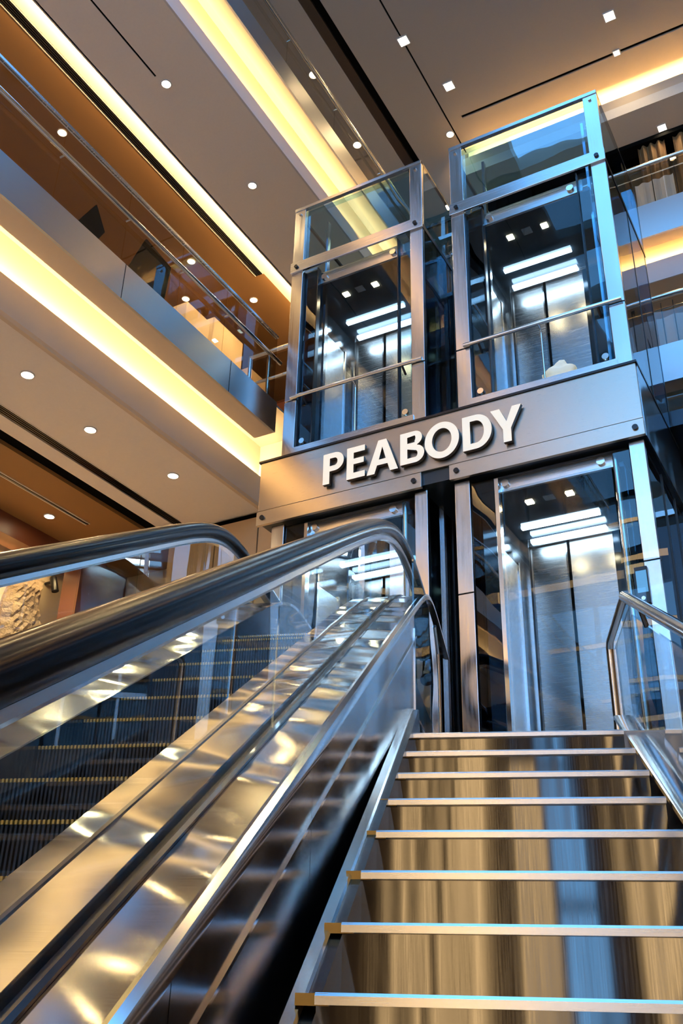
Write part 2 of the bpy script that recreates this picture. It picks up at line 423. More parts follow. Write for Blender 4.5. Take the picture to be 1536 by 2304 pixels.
# things in the shop behind balcony A
def hung_panel(pts, x, label):
    o = MB().prism(pts, 0, x, x + .04).build('hanging_panel', 'slot')
    c = (x, sum(p[0] for p in pts) / len(pts), sum(p[1] for p in pts) / len(pts))
    return tag(o, label, 'display panel')
hung_panel([(7.35, 10.05), (7.8, 10.95), (8.05, 10.6), (7.75, 9.95)], -9.0, 'black angular hanging panel behind the balcony glass at left')
hung_panel([(8.55, 10.1), (8.95, 11.2), (9.6, 11.1), (9.5, 9.9)], -9.0, 'larger black hanging panel behind the balcony glass nearer the tower')
for (y0, y1, z0, z1, lb) in ((10.1, 10.75, 9.7, 10.75, 'tall cream display box behind the balcony glass'),
                             (10.85, 11.75, 9.9, 10.95, 'wide cream display box next to the tall one behind the balcony'),
                             (12.0, 12.6, 9.4, 10.6, 'cream display box behind the balcony closest to the left tower')):
    tag(BX(-9.4, -8.95, y0, y1, 6.53, z1).build('display_box', 'boxcream', bevel=.02), lb, 'display box')
tag(BX(-9.4, -8.9, 13.2, 14.6, 6.53, 10.6).build('display_cabinet', 'wood', bevel=.02), 'dark wooden cabinet behind the balcony end by the left tower', 'cabinet')

# carved stone relief on lower left wall
import bmesh
def stone_slab():
    bm = bmesh.new()
    n, m_ = 14, 22; rnd = random.Random(3); V = []
    for i in range(n + 1):
        row = []
        for j in range(m_ + 1):
            a, b = i / n, j / m_
            w = .30 + .06 * math.sin(b * 5)
            y = 8.42 + (a - .5) * 2 * w + .05 * math.sin(b * 7)
            z = 3.95 + b * 1.2
            e = min(a, 1 - a, b, 1 - b) * 6
            row.append(bm.verts.new((-9.68 + .12 * min(1, e) + rnd.random() * .05, y, z)))
        V.append(row)
    for i in range(n):
        for j in range(m_): bm.faces.new((V[i][j], V[i + 1][j], V[i + 1][j + 1], V[i][j + 1]))
    edge = [V[0][j] for j in range(m_ + 1)] + [V[i][m_] for i in range(1, n + 1)] + [V[n][j] for j in range(m_ - 1, -1, -1)] + [V[i][0] for i in range(n - 1, 0, -1)]
    back = [bm.verts.new((-9.70, v.co.y, v.co.z)) for v in edge]
    k = len(edge)
    for i in range(k): bm.faces.new((edge[i], edge[(i + 1) % k], back[(i + 1) % k], back[i]))
    bm.faces.new(back)
    bmesh.ops.recalc_face_normals(bm, faces=bm.faces)
    me = bpy.data.meshes.new('stone_relief'); bm.to_mesh(me); bm.free(); me.materials.append(M['stone'])
    o = bpy.data.objects.new('stone_relief', me); col.objects.link(o)
    return tag(o, 'rough carved stone relief on the beige wall behind the far escalator glass', 'wall art')
stone_slab()
t = thing('wall_spotlight', 'small dark wall spotlight above the stone relief', 'spotlight', (-9.69, 8.75, 5.15)); off = t.location[:]
MB().tube([(-9.69, 8.75, 5.15), (-9.56, 8.75, 5.15)], .02).build('arm', 'black', t, off, smooth=True)
MB().tube([(-9.56, 8.75, 5.21), (-9.50, 8.77, 5.01)], .05, 14).build('lamp_head', 'black', t, off, smooth=True)

# ------------------------------------------------------------------ back balconies (behind the towers, at right)
YB = 13.0
struct('trim_17', BX(-5.2, 7, YB, YB + .04, 11.48, 12.17), 'fascia')
struct('floor', BX(-5.2, 7, YB + .04, 20, 12.1, 12.17), 'floor')
struct('ceiling', BX(-5.2, 7, YB + .04, YB + .27, 11.48, 11.54), 'soffit')
struct('wall_back', BX(-5.2, 7, 13.54, 13.58, 11.1, 12.1), 'cream')
struct('trim_18', BX(-5.2, 7, 13.40, 13.43, 10.86, 11.27), 'upstand')
struct('ceiling', BX(-5.2, 7, 13.43, 19.8, 10.86, 10.9), 'soffit')
cove_light((.9, 13.45, 11.28), 12, .05, 130, (0, 1, .9), (1, 0, 0), (1, .56, .17))
struct('trim_19', BX(-5.2, 7, 12.0, 12.04, 7.96, 8.58), 'fascia')
struct('floor', BX(-5.2, 7, 12.04, 20, 8.5, 8.58), 'floor')
struct('ceiling', BX(-5.2, 7, 12.04, 19.8, 7.96, 8.0), 'soffit')
struct('wall_back', BX(-5.2, 7, 14.9, 15, 8.58, 10.86), 'tan')
# top bulkhead with cove at right
struct('wall_back', BX(-5.2, 7, 13.92, 14.0, 15.05, 16.2), 'cream')
struct('trim_20', BX(-5.2, 7, 13.56, 13.60, 15.24, 15.46), 'soffit')
struct('ceiling', BX(-5.2, 7, 13.56, 14.3, 15.0, 15.05), 'paint')
struct('trim_21', BX(-5.2, 7, 13.56, 13.60, 15.05, 15.24), 'paint')
cove_light((.9, 13.66, 15.50), 12, .06, 420, (0, 1, .7), (1, 0, 0), (1, .56, .17)).data.spread = R(110)
struct('trim_22', BX(-5.2, 7, 14.3, 14.9, 14.9, 15.0), 'slot')
struct('wall_back', BX(-5.2, 7, 14.9, 15.0, 12.17, 15.0), 'tan')
struct('window_1', BX(-5.2, 7, 14.6, 14.62, 12.17, 14.9), 'glass')
downlight(-1.43, 14.2, 15.0, 'square light glowing behind the top right balcony', .07, 5, None, True, 'lamp_sq')
for k, (x0, x1) in enumerate(((-1.95, -1.45), (-1.3, -.6))):
    m = MB(); n = 24; V = []
    pts = []
    for i in range(n + 1):
        a = i / n; pts.append((x0 + (x1 - x0) * a, 14.4 + .04 * math.sin(a * 22)))
    poly = pts + [(p[0], p[1] + .01) for p in reversed(pts)]
    m.prism(poly, 2, 12.2, 14.9)
    tag(m.build('curtain', 'goldcloth'), ['golden curtain behind the top right balcony, next to the tower', 'golden curtain behind the top right balcony at the photo edge'][k], 'curtain')

def railing_x(y, x0, x1, zf, zr, seams, label, balus=0):
    t = thing('balcony_railing', label, 'railing', ((x0 + x1) / 2, y, zf)); off = t.location[:]
    e = [x0] + seams + [x1]
    for a, b in zip(e[:-1], e[1:]): BX(a + .006, b - .006, y, y + .015, zf, zr - .04).build('glass_panel', 'glass', t, off)
    MB().tube([(x0, y - .03, zr), (x1, y - .03, zr)], .035, 12).build('handrail', 'steel_h', t, off, smooth=True)
    if balus:
        x = -2.0; 
        while x < x1:
            MB().tube([(x, y + .08, zf), (x, y + .08, zr - .03)], .008, 6).build('baluster', 'black', t, off); x += balus
        MB().tube([(x0, y + .08, zr - .14), (x1, y + .08, zr - .14)], .012, 6).build('mid_rail', 'tube', t, off)
    return t
railing_x(13.0, -5.2, 3, 12.17, 13.0, [-3.6, -2.2, -1.42, 0.2], 'upper glass balcony railing to the right of the right tower', .38)
railing_x(12.0, -5.2, 3, 8.58, 9.40, [-3.6, -2.2, -.7, .8], 'lower glass balcony railing to the right of the right tower', .17)
for k, (x0, x1, y, z0, z1, lb) in enumerate(((-1.95, -1.30, 13.35, 12.2, 12.98, 'white fabric banner hung behind the upper right balcony railing'),
                                    (-1.80, -.6, 12.4, 8.6, 9.35, 'white fabric banner hung behind the lower right balcony railing'))):
    pts = [(x0 + (x1 - x0) * i / 20, y + .02 * math.sin(i * 1.1)) for i in range(21)]
    m = MB().prism(pts + [(p[0], p[1] + .01) for p in reversed(pts)], 2, z0, z1)
    tag(m.build('fabric_banner', 'fabric'), lb, 'banner')
# glazed screen wall below the lower back balcony
gw = thing('glazed_screen', 'blue glass screen wall below the right balconies', 'glass wall', (-1, 12.2, LZ)); off = gw.location[:]
for i in range(8):
    x0 = -3.4 + i * .75
    BX(x0 + .02, x0 + .73, 12.2, 12.22, 6.1, 7.9).build('glass_panel', 'glass_blue', gw, off)
    BX(x0 + .02, x0 + .73, 12.2, 12.22, LZ, 6.0).build('glass_panel', 'glass_dark', gw, off)
    BX(x0 - .02, x0 + .02, 12.18, 12.26, LZ, 7.94).build('mullion', 'steel', gw, off)
for z in (LZ, 3.6, 6.0, 7.0):
    BX(-3.4, 2.6, 12.16, 12.24, z, z + .08).build('transom', 'steel_h', gw, off)
struct('wall_back', BX(-5.2, 7, 16, 16.1, LZ, 7.96), 'paint')

# ------------------------------------------------------------------ elevator towers
DX = -2.18
def tower(dx, label, lower_label):
    Y0, Y1 = 8.0, 9.75
    xl, xr = -3.24 + dx, -1.43 + dx
    t = thing('elevator_tower', label, 'elevator shaft', ((xl + xr) / 2, (Y0 + Y1) / 2, 5.52)); off = t.location[:]
    B = lambda name, mat, *a, **k: BX(*a).build(name, mat, t, off, **k)
    c = .16
    for (a, b) in ((xl, xl + c), (xr - c, xr)):
        B('column', 'steel', a, b, Y0, Y0 + .06, 5.52, 6.36, bevel=.004)
        B('column', 'steel', a, b, Y0, Y0 + .06, 6.375, 9.36, bevel=.004)
        B('column', 'steel', a, b, Y1 - .1, Y1, 5.52, 9.36)
    # dark inner returns
    B('inner_return', 'glass_dark', xl + c, xl + c + .02, Y0 + .06, Y0 + .35, 5.75, 8.3)
    # beam with bolts
    bm_ = B('beam', 'steel_h', xl - .01, xr + .01, Y0 - .03, Y0, 8.29, 8.45, bevel=.004)
    for x in (xl + .08, xr - .08):
        MB().tube([(x, Y0 - .05, 8.37), (x, Y0 - .028, 8.37)], .025, 14).build('bolt', 'black', bm_, off, smooth=True)
    # top frame
    B('top_rail', 'steel_h', xl, xr, Y0 - .01, Y0 + .04, 9.34, 9.385)
    for x in (xl, xr - .03): B('side_rail', 'black', x, x + .03, Y0, Y1, 9.345, 9.385)
    B('top_rail', 'steel_h', xl, xr, Y1 - .04, Y1, 9.34, 9.385)
    for x in (xl + .08, xr - .08):
        MB().tube([(x, Y0 + .07, 9.27), (x, Y0 - .02, 9.27)], .018, 12).build('bolt', 'tube', t, off, smooth=True)
    # glass: front top, front lower pieces, sides, roof
    B('glass_panel', 'glass_coat', xl + .01, xr - .01, Y0 + .062, Y0 + .072, 8.45, 9.34)
    B('glass_panel', 'glass_dark', xl + c, xl + .36, Y0 + .062, Y0 + .072, 5.74, 8.29)
    B('glass_panel', 'glass_blue', xr - .33, xr - c, Y0 + .062, Y0 + .072, 5.74, 8.29)
    B('glass_panel', 'glass_front', xl + .37, xr - .34, Y0 + .09, Y0 + .10, 5.74, 8.05)
    for x in (xl, xr - .01):
        B('glass_panel', 'glass_dark', x, x + .01, Y0 + .07, Y0 + .88, 5.52, 8.3)
        B('glass_panel', 'glass_dark', x, x + .01, Y0 + .90, Y1 - .02, 5.52, 8.3)
        B('glass_panel', 'glass_blue', x, x + .01, Y0 + .07, Y1 - .02, 8.36, 9.34)
        B('side_beam', 'black', x - .005, x + .015, Y0, Y1, 8.30, 8.36)
        B('side_mullion', 'black', x - .005, x + .015, Y0 + .88, Y0 + .90, 5.52, 8.3)
    B('glass_panel', 'glass_blue', xl + .03, xr - .03, Y0 + .04, Y1 - .04, 9.36, 9.37)
    B('glass_panel', 'glass_blue', xl + .05, xr - .05, Y1 - .03, Y1 - .02, 8.3, 9.34)
    for x in (xl + c, xl + .36, xr - .345, xr - c - .012):
        B('gasket_strip', 'black', x, x + .012, Y0 + .03, Y0 + .10, 5.74, 8.29)
    # guide rail strips inside
    B('guide_rail', 'tube', xl + .30, xl + .33, Y0 + .3, Y0 + .36, 5.6, 9.3)
    B('guide_rail', 'tube', xr - .28, xr - .25, Y0 + .3, Y0 + .36, 5.6, 9.3)
    # base plinth
    m = MB().prism([(Y0 - .02, 5.56), (Y0 - .02, 5.70), (Y0 + .12, 5.74), (Y0 + .12, 5.56)], 0, xl + .14, xr - .14)
    m.build('base_plate', 'steel_h', t, off)
    for x in (xl + .24, xr - .26):
        MB().tube([(x, Y0 + .06, 5.80), (x, Y0 + .03, 5.80)], .035, 14).build('glass_clamp', 'tube', t, off, smooth=True)
    # tube rail across the cab with its bracket and thin stay
    MB().tube([(xl + .10, Y0 - .03, 6.385), (xr - .02, Y0 - .03, 6.385)], .024, 12).build('handrail', 'tube', t, off, smooth=True)
    for x in (xl + .27, xr - .26):
        MB().tube([(x, Y0 - .03, 6.36), (x, Y0 + .06, 6.30)], .014, 8).build('rail_bracket', 'black', t, off)
    MB().tube([(xl + .93, Y0 + .04, 5.74), (xl + .93, Y0 + .04, 6.34), (xl + .93, Y0 - .03, 6.37)], .011, 8).build('rail_stay', 'tube', t, off, smooth=True)
    return t
tower(0, 'right glass elevator tower, the taller one in the photo', '')
tower(DX, 'left glass elevator tower beside the balcony', '')

def lower_frame(dx, label):
    Y0, Y1 = 8.0, 9.75
    xl, xr = -3.31 + dx, -1.43 + dx
    t = thing('elevator_entrance', label, 'elevator entrance', ((xl + xr) / 2, (Y0 + Y1) / 2, LZ)); off = t.location[:]
    B = lambda name, mat, *a, **k: BX(*a).build(name, mat, t, off, **k)
    for a, b in ((xl, xl + .16), (xr - .14, xr)):
        B('column', 'steel', a, b, Y0, Y0 + .06, LZ, 3.55, bevel=.004)
        B('column', 'steel', a, b, Y0, Y0 + .06, 3.56, 4.76, bevel=.004)
        B('column', 'steel', a, b, Y1 - .1, Y1, LZ, 4.76)
    B('glass_panel', 'glass_dark', xl + .17, xl + .40, Y0 + .03, Y0 + .04, LZ, 4.74)
    B('glass_panel', 'glass_blue', xr - .30, xr - .15, Y0 + .03, Y0 + .04, LZ, 4.74)
    B('door_post', 'tube', xl + .41, xl + .45, Y0 + .02, Y0 + .10, LZ, 4.72)
    MB().tube([(xr - .30, Y0 + .12, LZ), (xr - .30, Y0 + .12, 4.72)], .032, 14).build('door_post', 'tube', t, off, smooth=True)
    B('glass_panel', 'glass_front', xl + .46, xr - .34, Y0 + .09, Y0 + .10, 1.3, 4.62)
    for x in (xl, xr - .01):
        B('glass_panel', 'glass_dark', x, x + .01, Y0 + .07, Y0 + .62, LZ, 4.7)
        B('glass_panel', 'glass_dark', x, x + .01, Y0 + .64, Y0 + 1.18, LZ, 4.7)
        B('glass_panel', 'glass_dark', x, x + .01, Y0 + 1.20, Y1, LZ, 4.7)
        for q in (.62, 1.18): B('side_mullion', 'black', x - .005, x + .02, Y0 + q, Y0 + q + .02, LZ, 4.7)
    return t
lf = lower_frame(0, 'steel and glass entrance of the right elevator at landing level')
lower_frame(DX, 'steel and glass entrance of the left elevator partly behind the escalator')

def cab(dx, zf, zc, label):
    xl, xr, y0, y1 = -3.08 + dx, -1.66 + dx, 8.13, 9.30
    t = thing('elevator_cab', label, 'elevator', ((xl + xr) / 2, (y0 + y1) / 2, zf)); off = t.location[:]
    B = lambda name, mat, *a, **k: BX(*a).build(name, mat, t, off, **k)
    B('cab_floor', 'black', xl, xr, y0, y1, zf - .06, zf)
    ce = B('cab_ceiling', 'darkpanel', xl, xr, y0, y1, zc, zc + .05)
    # header strip with round pucks
    h = B('header', 'steel_h', xl + .17, xr - .07, y0 - .03, y0, zc, zc + .17)
    for x in (xl + .27, xr - .20):
        MB().tube([(x, y0 - .06, zc + .08), (x, y0 - .03, zc + .08)], .04, 16).build('glass_clamp', 'tube', h, off, smooth=True)
    # back wall: two door leaves, jambs, lintel
    B('door_leaf', 'door', -2.98 + dx, -2.585 + dx, y1 - .03, y1, zf, zc - .10)
    B('door_leaf', 'door', -2.555 + dx, -2.10 + dx, y1 - .03, y1, zf, zc - .10)
    B('door_edge', 'tube', -2.600 + dx, -2.583 + dx, y1 - .04, y1 - .03, zf, zc - .10)
    B('door_gap', 'slot', -2.585 + dx, -2.555 + dx, y1 - .036, y1, zf, zc - .10)
    B('jamb', 'steel', xl, -2.99 + dx, y1 - .08, y1, zf, zc)
    B('jamb', 'black', -2.99 + dx, -2.975 + dx, y1 - .06, y1 - .02, zf, zc - .1)
    B('jamb', 'darkpanel', -2.10 + dx, xr, y1 - .03, y1, zf, zc)
    B('lintel', 'steel_h', -2.99 + dx, xr, y1 - .07, y1, zc - .10, zc)
    # left wall: dark with framed mirror panel
    B('side_wall', 'darkpanel', xl - .02, xl, y0, y1, zf, zc)
    B('mirror_panel', 'steel', xl, xl + .01, y0 + .50, y0 + .95, zf + .1, zc - .35)
    for q in (.47, .95): B('mirror_frame', 'tube', xl, xl + .02, y0 + q, y0 + q + .03, zf + .1, zc - .32)
    B('side_glass', 'glass_blue', xr, xr + .01, y0, y1, zf, zc)
    # lights
    tl = B('tube_or_reflection', 'tube_glow', -2.95 + dx, -2.12 + dx, 8.90, 8.955, zc - .03, zc - .005)
    B('tube_or_reflection', 'tube_glow', -2.95 + dx, -2.14 + dx, y1 - .105, y1 - .07, zc - .065, zc - .03)  # the tube's reflection in the lintel, built as a glowing bar
    for x, y in ((-2.68 + dx, 8.42), (-2.27 + dx, 8.42)):
        B('cab_spotlight', 'lamp', x - .035, x + .035, y - .035, y + .035, zc - .012, zc)
        B('spotlight_trim', 'tube', x - .05, x - .035, y - .05, y + .05, zc - .016, zc)
    B('ceiling_grille', 'steel', -2.53 + dx, -2.42 + dx, 8.35, 8.46, zc - .008, zc)
    return t
cab(0, 5.72, 8.08, 'elevator cab standing high in the right glass tower')
cab(DX, 5.72, 8.08, 'elevator cab standing high in the left glass tower')
cab(0, LZ + .02, 4.60, 'elevator cab at the landing below the sign with tall steel doors')
cab(DX, LZ + .02, 4.60, 'elevator cab at the landing behind the escalator handrail')

# objects in the upper right cab: pale crumpled bag on its floor
def blob(name, mat, c, r, label, cat):
    bm = bmesh.new(); bmesh.ops.create_icosphere(bm, subdivisions=3, radius=1); rnd = random.Random(5)
    for v in bm.verts:
        d = 1 + .18 * math.sin(v.co.x * 5 + 1) * math.cos(v.co.y * 4) + .12 * math.sin(v.co.z * 7)
        v.co = Vector((c[0] + v.co.x * r[0] * d, c[1] + v.co.y * r[1] * d, c[2] + max(v.co.z, -.8) * r[2] * d))
    me = bpy.data.meshes.new(name); bm.to_mesh(me); bm.free(); me.materials.append(M[mat])
    for p in me.polygons: p.use_smooth = True
    o = bpy.data.objects.new(name, me); col.objects.link(o); return tag(o, label, cat)
blob('cloth_bundle', 'letter', (-2.20, 8.24, 5.87), (.17, .07, .15), 'pale crumpled bundle on the floor of the upper right cab', 'bundle')

# core structure behind the shafts
struct('wall_back', BX(-7.4, -.9, 9.9, 10.0, LZ, 4.76), 'shaftdark')
struct('floor', BX(-5.7, -1.0, 9.8, 12.0, 5.9, 6.1), 'shaftdark')
struct('wall_back', BX(-3.6, -3.34, 9.2, 9.25, LZ, 5.5), 'shaftdark')
gb = thing('gap_framing', 'dark steel framing with small rails in the gap between the two glass towers', 'steel frame', (-3.42, 9.5, 5.5)); off = gb.location[:]
for z in (6.4, 7.3, 8.3, 9.3):
    BX(-3.61, -3.24, 9.3, 9.36, z, z + .06).build('cross_rail', 'tube', gb, off)
for x in (-3.56, -3.33):
    BX(x, x + .05, 9.36, 9.42, 5.5, 9.75).build('upright', 'steel', gb, off)
BX(-3.52, -3.33, 9.43, 9.45, 5.5, 8.4).build('back_panel', 'darkpanel', gb, off)
for x0_, x1_, y_, mt in ((-3.64, -3.585, 8.35, 'guide'), (-3.50, -3.47, 8.7, 'steel'), (-3.40, -3.36, 9.0, 'guide')):
    BX(x0_, x1_, y_, y_ + .05, LZ, 4.74).build('upright', mt, gb, off)
# rear lift-top frame visible above left tower
rf = thing('roof_frame', 'small glass frame box rising behind the left tower top', 'steel frame', (-3.9, 10.3, 9.8)); off = rf.location[:]
for x in (-4.55, -3.56): BX(x, x + .04, 10.0, 10.04, 9.4, 10.35).build('upright', 'black', rf, off)
BX(-4.55, -3.52, 10.0, 10.04, 10.31, 10.35).build('top_rail', 'steel_h', rf, off)
BX(-3.56, -3.52, 10.0, 11.0, 10.31, 10.35).build('side_rail', 'black', rf, off)
BX(-4.51, -3.56, 10.01, 10.02, 9.4, 10.31).build('glass_panel', 'glass', rf, off)
MB().tube([(-3.9, 9.9, 9.55), (-3.2, 9.9, 9.55)], .03, 10).build('handrail', 'tube', rf, off, smooth=True)

# ------------------------------------------------------------------ sign box
sb = thing('sign_box', 'wide brushed metal band over the elevators that carries the sign', 'sign band', (-3.52, 8.8, 4.76)); off = sb.location[:]
BX(-5.64, -1.40, 7.93, 7.96, 4.945, 5.56).build('face_panel', 'sign', sb, off, bevel=.003)
for x0_, x1_ in ((-5.65, -3.64), (-3.33, -1.395)):
  st = BX(x0_, x1_, 7.92, 7.96, 4.765, 4.935).build('lower_strip', 'sign', sb, off, bevel=.003)
  for x in (x0_ + .08, x1_ - .08):
    MB().tube([(x, 7.90, 4.85), (x, 7.922, 4.85)], .028, 14).build('bolt', 'black', st, off, smooth=True)
BX(-5.66, -1.385, 7.915, 9.76, 5.56, 5.585).build('top_cap', 'black', sb, off)
BX(-5.63, -1.41, 7.965, 9.75, 4.80, 5.555).build('box_body', 'shaftdark', sb, off)
BX(-1.405, -1.39, 7.96, 9.75, 4.765, 5.555).build('side_panel', 'clad', sb, off)

# letters, drawn as outlines
def arc(cx, cy, rx, ry, a0, a1, n=20): return [(cx + rx * math.cos(R(a0 + (a1 - a0) * i / n)), cy + ry * math.sin(R(a0 + (a1 - a0) * i / n))) for i in range(n + 1)]
def letter(ch, loops, label):
    cu = bpy.data.curves.new('sign_letter', 'CURVE'); cu.dimensions = '2D'; cu.fill_mode = 'BOTH'; cu.extrude = .022
    for lp in loops:
        sp = cu.splines.new('POLY'); sp.points.add(len(lp) - 1)
        for p, q in zip(sp.points, lp): p.co = (q[0], q[1], 0, 1)
        sp.use_cyclic_u = True
    tmp = bpy.data.objects.new('tmp', cu); col.objects.link(tmp)
    dg = bpy.context.evaluated_depsgraph_get(); dg.update()
    me = bpy.data.meshes.new_from_object(tmp.evaluated_get(dg)); bpy.data.objects.remove(tmp)
    me.materials.clear(); me.materials.append(M['letter']); me.materials.append(M['letter_side'])
    me.transform(Matrix.Rotation(R(90), 4, 'X'))
    for p in me.polygons: p.material_index = 0 if p.normal.y < -.7 else 1
    xs = [v.co.x for v in me.vertices]; zs = [v.co.z for v in me.vertices]; cx, cz = (min(xs) + max(xs)) / 2, min(zs)
    for v in me.vertices: v.co.x -= cx; v.co.z -= cz
    me.name = 'sign_letter'
    o = bpy.data.objects.new('sign_letter', me); col.objects.link(o); o.location = (cx, 7.888, cz)
    return tag(o, label, 'sign letter', 'raised letters of the elevator sign')
s_ = .082
zb, zt = 5.035, 5.41
def P_(x0, x1, full=False):
    h = zt - zb
    m_ = zb + .40 * h; ry = (zt - m_) / 2; cx = x1 - ry
    outer = [(x0, zb), (x0 + s_, zb), (x0 + s_, m_)] + [(cx, m_)] + arc(cx, m_ + ry, ry, ry, -90, 90) + [(x0, zt)]
    inner = [(x0 + s_, m_ + .065), (cx, m_ + .065)] + arc(cx, m_ + ry, ry - s_ * .95, ry - .065, -90, 90) + [(x0 + s_, zt - .065)]
    return [outer, inner]
letter('P', P_(-4.775, -4.520), 'raised cream letter P starting the sign')
x0, x1 = -4.482, -4.262; mz = (zb + zt) / 2 + .01; q = .034
letter('E', [[(x0, zb - .01), (x1, zb - .01), (x1, zb + .06), (x0 + s_, zb + .06), (x0 + s_, mz - q), (x1 - .015, mz - q), (x1 - .015, mz + q), (x0 + s_, mz + q), (x0 + s_, zt - .07), (x1 - .003, zt - .07), (x1 - .003, zt), (x0, zt)]], 'raised cream letter E, second on the sign')
x0, x1 = -4.240, -3.874; xm = (x0 + x1) / 2
letter('A', [[(x0, zb - .02), (x0 + .092, zb - .02), (x0 + .122, zb + .075), (x1 - .122, zb + .075), (x1 - .092, zb - .02), (x1, zb - .02), (xm + .048, zt), (xm - .048, zt)],
             [(x0 + .142, zb + .14), (x1 - .142, zb + .14), (xm, zt - .085)]], 'raised cream letter A, third on the sign')
x0, x1 = -3.848, -3.575; md = zb + .205
r1, r2 = (md - zb) / 2, (zt - md) / 2
letter('B', [[(x0, zb), ] + [(x1 - r1, zb)] + arc(x1 - r1, zb + r1, r1, r1, -90, 78) + arc(x1 - r2 - .022, md + r2, r2, r2, -70, 90) + [(x0, zt)],
             [(x0 + s_, zb + .062), (x1 - r1, zb + .062)] + arc(x1 - r1, zb + r1, r1 - .075, r1 - .062, -90, 90) + [(x0 + s_, md - .062 + .03)],
             [(x0 + s_, md + .035), (x1 - r2 - .02, md + .035)] + arc(x1 - r2 - .022, md + r2 + .002, r2 - .075, r2 - .055, -90, 90) + [(x0 + s_, zt - .062)]], 'raised cream letter B, fourth on the sign')
letter('O', [arc(-3.378, 5.218, .190, .212, 0, 354, 59), arc(-3.378, 5.218, .108, .138, 0, 354, 59)], 'raised cream letter O, fifth on the sign')
x0, x1 = -3.150, -2.838; h2 = (zt - zb + .02) / 2
letter('D', [[(x0, zb - .02), (x1 - .17, zb - .02)] + arc(x1 - .17, zb - .02 + h2, .17, h2, -90, 90, 28) + [(x0, zt)],
             [(x0 + s_, zb + .048), (x1 - .17, zb + .048)] + arc(x1 - .17, zb - .02 + h2, .17 - s_, h2 - .068, -90, 90, 28) + [(x0 + s_, zt - .068)]], 'raised cream letter D, sixth on the sign')
x0, x1 = -2.845, -2.522; xm = (x0 + x1) / 2 + .003; zy = zb + .12
letter('Y', [[(xm - .042, zb - .03), (xm + .042, zb - .03), (xm + .042, zy), (x1, zt - .01), (x1 - .095, zt - .01), (xm, zy + .085), (x0 + .095, zt - .01), (x0, zt - .01), (xm - .042, zy)]], 'raised cream letter Y ending the sign')

# ------------------------------------------------------------------ staircase (own frame)
Z0, V0, TD, RS = .038, 2.371, .341, .17
stf = thing('staircase', 'polished steel staircase with dark risers rising to the landing', 'stairs', (0, 0, GZ), AS); so = (0, 0, GZ)
UL, UR = -.44, .56
proto = None
for k in range(-9, 8):
    z = Z0 + RS * k; v = V0 + TD * k
    if proto is None:
        r = BX(UL, UR, 0, .02, -RS, -.022).build('riser', 'riser', stf)
        tr = BX(UL, UR, .02, TD + .02, -.04, -.005).build('tread', 'riser', stf)
        nm = MB().prism([(-.02, -.022), (-.02, -.004), (-.012, .003), (.03, .003), (.03, -.022)], 0, UL, UR).build('nosing', 'nosing', stf)
        ed = BX(UL - .045, UL + .03, -.015, .03, -.024, .001).build('nosing_end', 'comb', stf)
        proto = (r, tr, nm, ed)
        cur = proto
    else:
        cur = []
        for p in proto:
            c = p.copy(); col.objects.link(c); c.parent = stf; cur.append(c)
    for c in cur: c.location = (0, v, z - GZ)
# stringers: plate + bright cap
def zl(v): return .00 + .527 * (v - 2.33)
for (u, nm, v1) in ((-.49, 'L', 5.10), (.62, 'R', 5.2)):
    g = (lambda v: -.02 + .530 * (v - 2.33)) if nm == 'L' else (lambda v: .71 + .48 * (v - 3.73))
    v0s = -1.2
    a = .025
    MB().prism([(v0s, GZ), (v0s, g(v0s)), (v1, g(v1)), (v1 + .12, LZ), (v1 + .12, LZ - .2), (v0s + 1, GZ)], 0, u - (-.02 if nm == 'L' else .02), u + .02 + (.03 if nm == 'L' else -.01)).build('stringer', 'stringer', stf, so)
    MB().prism([(v0s, GZ), (v0s, g(v0s) - .012), (v1, g(v1) - .012), (v1 + .12, LZ), (v1 + .12, LZ - .2), (v0s + 1, GZ)], 0, u - .022 if nm == 'L' else u + .012, u + .0 if nm == 'L' else u + .022).build('stringer_face', 'clad', stf, so)
    n = []
    for v, z in ((v0s, g(v0s)), (v1 - .03, g(v1 - .03)), (v1 + .02, g(v1) - .0)):
        n.append((Vector((u, v, z)), Vector((1, 0, 0)), Vector((0, -.47, .88))))
    if nm == 'L':
        n.append((Vector((u + .06, v1 + .14, g(v1) - .10)), Vector((1, 0, 0)), Vector((0, .5, .88))))
        n.append((Vector((u + .13, v1 + .30, LZ)), Vector((1, 0, 0)), Vector((0, .8, .5))))
    w = .022 if nm == 'L' else .05
    MB().sweep(n, [(-w, -.01), (w, -.01), (w, .008), (w * .7, .014), (-w * .7, .014), (-w, .008)]).build('stringer_cap', 'tube', stf, so, smooth=True)
# ground of stair sides
BX(UL - .06, UL, -1.1, 4.9, -1.7, -1.6)

# stair railing on the right
sr = thing('stair_railing', 'glass stair railing with a round steel handrail right of the stairs', 'railing', (0, 0, GZ), AS)
ur = .64
hz_ = lambda v: 1.92 + .497 * (v - 4.79)
pts = [(ur, -.6, hz_(-.6)), (ur, 4.79, 1.925), (ur, 5.60, 1.975), (ur, 5.66, 1.93), (ur, 5.66, LZ)]
MB().tube(pts[:2], .027, 14).build('handrail', 'tube', sr, so, smooth=True)
MB().tube([(ur, 4.79, 1.925), (ur, 5.60, 1.975), (ur, 5.655, 1.95), (ur, 5.66, 1.90), (ur, 5.66, LZ)], .022, 12).build('end_post', 'tube', sr, so, smooth=True)
BX(ur - .025, ur + .025, -1, 0, -1, 0)
cz = lambda v: .71 + .48 * (v - 3.73)
for a, b in ((-.6, .9), (.9, 2.4), (2.4, 3.75), (3.75, 4.72)):
    MB().prism([(a + .006, cz(a) - .02), (a + .006, hz_(a) - .09), (b - .006, hz_(b) - .09), (b - .006, cz(b) - .02)], 0, ur + .012, ur + .024).build('glass_panel', 'glass_esc', sr, so)
